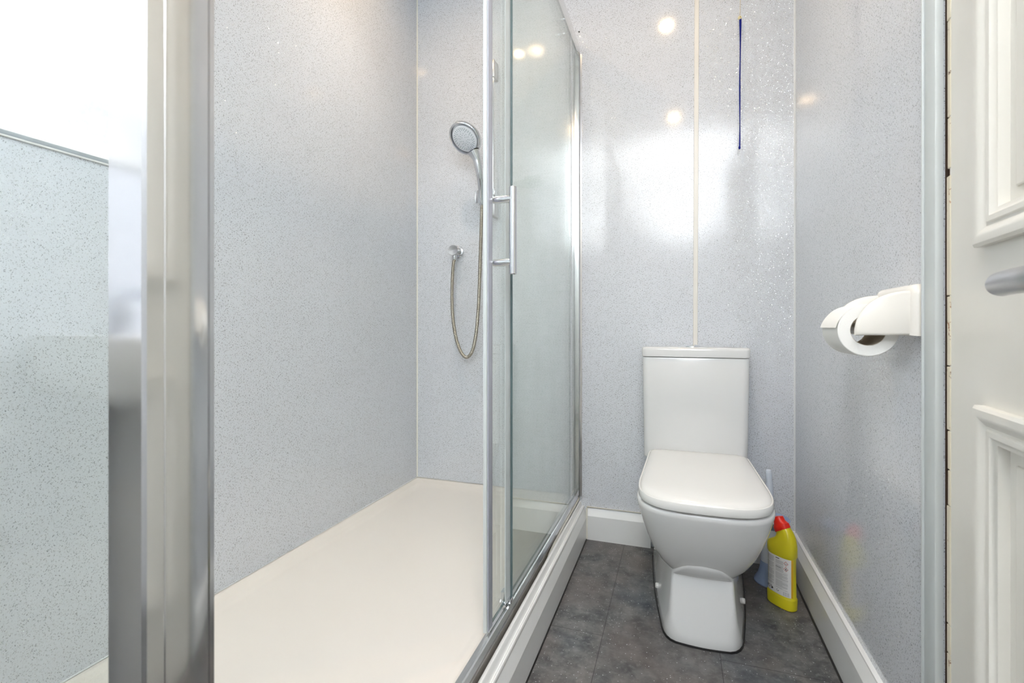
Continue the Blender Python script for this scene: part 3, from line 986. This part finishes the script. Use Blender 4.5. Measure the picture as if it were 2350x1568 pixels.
bm = B(); strip(bm, -.50, -.32, .0500, .0520, .0012, 1); strip(bm, -.44, -.30, .0520, .0548, .0012, 1); strip(bm, -.50, -.44, .0548, .0590, .0012, 1); strip(bm, -.38, -.34, .0548, .0575, .0012, 1)
finish(bm, 'bin_icon', m_printdark, lb, smooth=0)
bm = B()
for k in range(10):
    a0, a1 = radians(60 + 28 * k), radians(60 + 28 * (k + 1))
    q = [(.04 + .075 * cos(a) * f, .0535 + .0034 * sin(a) * f) for a in (a0, a1) for f in (1, .72)]
    vs = [bm.verts.new(lab(x, zz, .0012)) for x, zz in (q[0], q[2], q[3], q[1])]
    bm.faces.new(vs)
strip(bm, .10, .15, .0520, .0545, .0012, 1)
finish(bm, 'recycling_icon', m_printdark, lb, smooth=0)
# two hazard diamonds
bm = B(); bk = B()
for zc in (.1455, .1285):
    sc_, hs_, hz = .66, .145, .0072
    outer = [(sc_, zc + hz), (sc_ + hs_, zc), (sc_, zc - hz), (sc_ - hs_, zc)]
    inner = [(sc_ + (x - sc_) * .80, zc + (y - zc) * .80) for x, y in outer]
    for k in range(4):
        j = (k + 1) % 4
        bm.faces.new([bm.verts.new(lab(x, y, .0013)) for x, y in (outer[k], outer[j], inner[j], inner[k])])
strip(bk, .60, .72, .1435, .1445, .0013, 1); strip(bk, .58, .64, .1455, .1462, .0013, 1); strip(bk, .68, .74, .1458, .1465, .0013, 1)
strip(bk, .64, .68, .1270, .1315, .0013, 1); strip(bk, .60, .70, .1262, .1276, .0013, 1); strip(bk, .69, .74, .1252, .1264, .0013, 1)
finish(bm, 'hazard_diamonds', m_printred, lb, smooth=0)
finish(bk, 'hazard_symbols', m_printdark, lb, smooth=0)
bm = B(); solid_strip(bm, .935, .985, .0425, .1595, .0009, .0012, 6)
finish(bm, 'label_edge', m_orange, bo)

# ------------------------------------------------------------------ toilet roll holder and roll
th = empty('toilet_roll_holder', (XR, 1.10, .865))
tag(th, 'ivory plastic toilet roll holder screwed to the right wall', 'toilet roll holder')
bm = B()
# back plate, rounded upper corners, thick soft edge
def yzrect(x, y0, y1, z0, z1, r):
    out = [Vector((x, y0, z0)), Vector((x, y1, z0))]
    for cy, a0 in ((y1 - r, 0), (y0 + r, 90)):
        for k in range(7):
            a = radians(a0 + 90 * k / 6)
            out.append(Vector((x, cy + r * cos(a), z1 - r + r * sin(a))))
    return out
loft(bm, [yzrect(XR - .0003, 1.0185, 1.196, .8635, .9555, .020), yzrect(XR - .010, 1.0185, 1.196, .8635, .9555, .020), yzrect(XR - .016, 1.0198, 1.1945, .8637, .9542, .0195), yzrect(XR - .0205, 1.0232, 1.191, .8642, .9510, .019), yzrect(XR - .0235, 1.0290, 1.185, .865, .9450, .017)])
finish(bm, 'back_plate', m_holder, th, smooth=50)
def cheek(y0, y1):
    x1, zb, zt, ln = XR - .0225, .8645, .9435, .0815
    def q(y, ins):
        out = [Vector((x1, y, zb + ins))]
        for k in range(15):
            a = (pi / 2) * k / 14
            out.append(Vector((x1 - (ln - ins) * cos(a) ** .92, y, zb + ins + (zt - zb - 2 * ins) * sin(a) ** .92)))
        return out
    b = B(); loft(b, [q(y0, .005), q(y0 + .002, .0012), q(y0 + .005, 0), q(y1 - .005, 0), q(y1 - .002, .0012), q(y1, .005)])
    return b
finish(cheek(1.0285, 1.0445), 'cheek', m_holder, th, smooth=50)
finish(cheek(1.1680, 1.1840), 'cheek', m_holder, th, smooth=50)
bm = B(); lathe(bm, [(.0095, 0), (.0105, .006), (.0105, .118), (.0095, .124)], 20, axis_m((.3335, 1.0443, .8770), (0, 1, 0)))
finish(bm, 'spindle', m_holder, th)
tr_ = empty('toilet_roll', (.3335, 1.105, .874))
tag(tr_, 'white toilet paper roll hanging on the ivory wall holder', 'toilet roll')
RC = Vector((.3335, 1.0535, .8735))
bm = B(); MR = axis_m(RC, (0, 1, 0))
lathe(bm, [(.0285, 0), (.0470, 0), (.0482, .0012), (.0482, .1018), (.0470, .103), (.0285, .103), (.0285, 0)], 56, MR, c0=False, c1=False)
finish(bm, 'paper', m_paper, tr_)
bm = B(); lathe(bm, [(.0276, .001), (.0284, .001), (.0284, .102), (.0276, .102), (.0276, .001)], 40, MR, c0=False, c1=False)
finish(bm, 'cardboard_core', m_card, tr_)
# loose sheet end lifting off the far-left side
bm = B()
rings = []
for yy in (RC.y + .0005, RC.y + .1025):
    P = []
    for k in range(13):
        a = radians(75 + 100 * k / 12)
        r = .0486 + (.0035 * max(0, (k - 8) / 4) ** 1.5)
        P.append((RC.x + r * cos(a), RC.z + r * sin(a)))
    Q = [(RC.x + (x - RC.x) * .992, RC.z + (zz - RC.z) * .992) for x, zz in reversed(P)]
    rings.append([Vector((x, yy, zz)) for x, zz in P + Q])
loft(bm, rings)
finish(bm, 'loose_sheet', m_paper, tr_, smooth=50)

# ------------------------------------------------------------------ light pull cord
pc = empty('light_pull_cord', (.2235, 1.985, HC))
tag(pc, 'navy light pull cord on a beige string hanging above the toilet', 'pull cord')
bm = B(); tube(bm, [(.2275, 1.985, HC), (.2249, 1.985, 2.10), (.2235, 1.985, 2.041)], .0011, 8)
finish(bm, 'string', m_string, pc)
bm = B()
prof_r = [(.0022, -.0045), (.0055, -.0038), (.0075, 0), (.0055, .0038), (.0022, .0045), (.0022, -.0045)]
lathe(bm, prof_r, 20, axis_m((.2232, 1.985, 2.0345), (.3, -1, .1)), c0=False, c1=False)
finish(bm, 'bead', m_bead, pc)
bm = B()
n = 80
rings = []
for k in range(n + 1):
    f = k / n
    zz = 2.029 - f * (2.029 - 1.552)
    x = .2250 - .0025 * f + .0005 * sin(f * 9)
    tw = .6 * sin(f * 7) + f * 2.2
    a, b = .0043 - .0014 * f, .0018
    rings.append([Vector((x + a * cos(t) * cos(tw) - b * sin(t) * sin(tw), 1.985 + a * cos(t) * sin(tw) + b * sin(t) * cos(tw), zz)) for t in [2 * pi * q / 10 for q in range(10)]])
loft(bm, rings)
finish(bm, 'cord', m_navy, pc)
bm = B(); lathe(bm, [(0, -.006), (.0028, -.0052), (.0042, -.001), (.0036, .004), (.0015, .0065)], 12, Matrix.Translation((.2222, 1.985, 1.549)), c0=False)
finish(bm, 'knot', m_navy, pc)

# ------------------------------------------------------------------ door (slightly ajar, yawed about its far edge)
DA = math.atan(.095)
door = empty('door_1', (XR + .0005, DY1 - .0068, 0), -DA)
tag(door, kind='structure')
# local frame: s runs from the far edge towards the viewer (-Y), n stands out of the face into the room (-X)
def dm(bm):
    return bm
def lbox(bm, s0, s1, n0, n1, z0, z1, bev=.0, seg=2):
    return box(bm, -n1, -n0, -s1, -s0, z0, z1, bev, seg)
DW, DT = .752, .040
bm = B()
rowz = [(.22, .7720), (.989, 1.93)]
cols = [(.1225, .335), (.425, .665)]
lbox(bm, .011, .1225, -DT, 0, .006, 2.04)
lbox(bm, .335, .425, -DT, 0, .006, 2.04)
lbox(bm, .665, DW, -DT, 0, .006, 2.04)
for s0, s1 in cols:
    lbox(bm, s0, s1, -DT, 0, .006, .22); lbox(bm, s0, s1, -DT, 0, .7720, .989); lbox(bm, s0, s1, -DT, 0, 1.93, 2.04)
fr0 = finish(bm, 'door_frame', m_door, None, 0); fr0.parent = door
bm = B()
lbox(bm, .0, .0112, -DT, -.0015, .006, 2.04, .005, 3)
ed = finish(bm, 'door_edge', m_torn, None); ed.parent = door
# ragged strips of paint along the edge bead
bm = B()
rnd = random.Random(11)
z = .01
while z < 2.03:
    ln = .03 + rnd.random() * .16
    wdt = .0015 + rnd.random() * .0045
    if rnd.random() < .9:
        lbox(bm, .0080 - wdt, .0150, -.004, .0014, z, min(z + ln, 2.035), .0008, 1)
    z += ln + (.002 if rnd.random() < .7 else .012)
pb = finish(bm, 'paint_bead', m_chipped, None); pb.parent = door
k_ = 0
mp = [(0, 0), (.0, .010), (.004, .0135), (.012, .0140), (.018, .0115), (.025, .0065), (.028, .0065), (.030, .0090), (.037, .0085), (.042, .0040), (.046, .0030), (.047, -.010), (.0, -.010)]
for z0, z1 in rowz:
    for s0, s1 in cols:
        bm = B()
        lbox(bm, s0 - .001, s1 + .001, -.022, -.009, z0 - .001, z1 + .001)
        lbox(bm, s0 + .065, s1 - .065, -.010, -.006, z0 + .065, z1 - .065, .003)
        pn = finish(bm, 'door_panel', m_door, None, 0); pn.parent = door
        bm = B()
        ring = []
        for sx, sz in ((s0, z0), (s1, z0), (s1, z1), (s0, z1)):
            dx = 1 if sx == s0 else -1
            dz = 1 if sz == z0 else -1
            ring.append([Vector((-n, -(sx + dx * d), sz + dz * d)) for d, n in mp])
        vv = [[bm.verts.new(p) for p in r] for r in ring]
        for a in range(4):
            b = (a + 1) % 4
            for q in range(len(mp)):
                q2 = (q + 1) % len(mp)
                bm.faces.new((vv[a][q], vv[a][q2], vv[b][q2], vv[b][q]))
        ml = finish(bm, 'panel_moulding', m_door, None, 28); ml.parent = door
hd = empty('door_handle', (0, 0, 0)); hd.parent = door
bm = B()
hp = [(-.042, -.274, .9265), (-.043, -.280, .9272), (-.044, -.292, .9278), (-.046, -.315, .9280), (-.047, -.34, .9280), (-.047, -.362, .928), (-.044, -.376, .928), (-.034, -.384, .928), (-.006, -.385, .928)]
pp = catmull(hp, 6)
rsl = []
for i in range(len(pp)):
    f = i / (len(pp) - 1)
    rsl.append(.0045 if i == 0 else .0075 if i == 1 else   .0105 if i < 4 else .0125 if i < 8 else .0138 - .0045 * max(0, f - .6) / .4)
tube(bm, pp, rsl, 24)
lathe(bm, [(.026, -.0), (.026, .006), (.022, .009), (.012, .010)], 32, axis_m((0.0, -.385, .928), (-1, 0, 0)))
hl = finish(bm, 'door_handle', m_satin, None); hl.parent = door
bpy.data.objects.remove(hd)

# ------------------------------------------------------------------ wash basin under the window (behind the camera, seen in the chrome)
wb = empty('wash_basin', (-.92, -.24, 0))
tag(wb, 'white wash basin on a pedestal against the left wall under the window', 'wash basin')
bm = B()
def brect(ins, z, r): return rrect(XL + .001 + ins * .3, -.70 - ins, -.50 + ins, .02 - ins, r, z)
loft(bm, [brect(.09, .742, .05), brect(.05, .746, .05), brect(.012, .757, .05), brect(.0, .780, .05), brect(0, .858, .05), brect(.004, .8635, .05), brect(.03, .8635, .05), brect(.045, .850, .05), brect(.07, .79, .06), brect(.12, .76, .04)])
finish(bm, 'basin_bowl', m_ceramic, wb, smooth=50)
bm = B()
loft(bm, [rrect(XL + .03, -.86, -.33, -.15, .05, z) for z in (0.0, .743)] )
finish(bm, 'basin_pedestal', m_ceramic, wb, smooth=50)
bm = B()
lathe(bm, [(.024, 0), (.024, .01), (.019, .014), (.019, .075), (.016, .085)], 24, Matrix.Translation((-1.115, -.18, .8630)))
tube(bm, catmull([(-1.115, -.18, .925), (-1.07, -.18, .945), (-1.01, -.18, .940), (-.985, -.18, .925)], 6), .0115, 16)
box(bm, -1.12, -1.03, -.189, -.171, .952, .960, .003)
finish(bm, 'basin_tap', m_chrome, wb)

# ------------------------------------------------------------------ recessed ceiling lights
for i, (x, y, lab_) in enumerate(((-.05, 1.42, 'round recessed ceiling spotlight above the toilet, lit warm'),
                                  (-.02, .26, 'round recessed ceiling spotlight near the door, lit warm'),
                                  (-.846, 1.42, 'round recessed ceiling spotlight over the shower, lit warm'))):
    e = empty('ceiling_spotlight', (x, y, HC))
    tag(e, lab_, 'spotlight', 'recessed ceiling spotlights')
    M_ = Matrix.Translation((x, y, HC))
    bm = B(); lathe(bm, [(.030, -.0005), (.043, -.0005), (.041, -.005), (.031, -.0065), (.0275, -.003), (.030, -.0005)], 36, M_, c0=False, c1=False)
    finish(bm, 'bezel', m_chrome, e)
    bm = B(); lathe(bm, [(.0, -.0045), (.027, -.0045), (.027, -.002), (.0, -.002)], 28, M_, c0=False, c1=False)
    finish(bm, 'lamp_face', m_lamp, e)
    ld = bpy.data.lights.new('spotlight_bulb', 'SPOT')
    ld.spot_size = radians(96); ld.spot_blend = 1.0; ld.shadow_soft_size = .026
    ld.energy = LAMP_WATTS; ld.color = (1.0, .90, .79)
    lo = bpy.data.objects.new('spotlight_bulb', ld); COL.objects.link(lo)
    lo.parent = e; lo.location = (0, 0, -.0075)
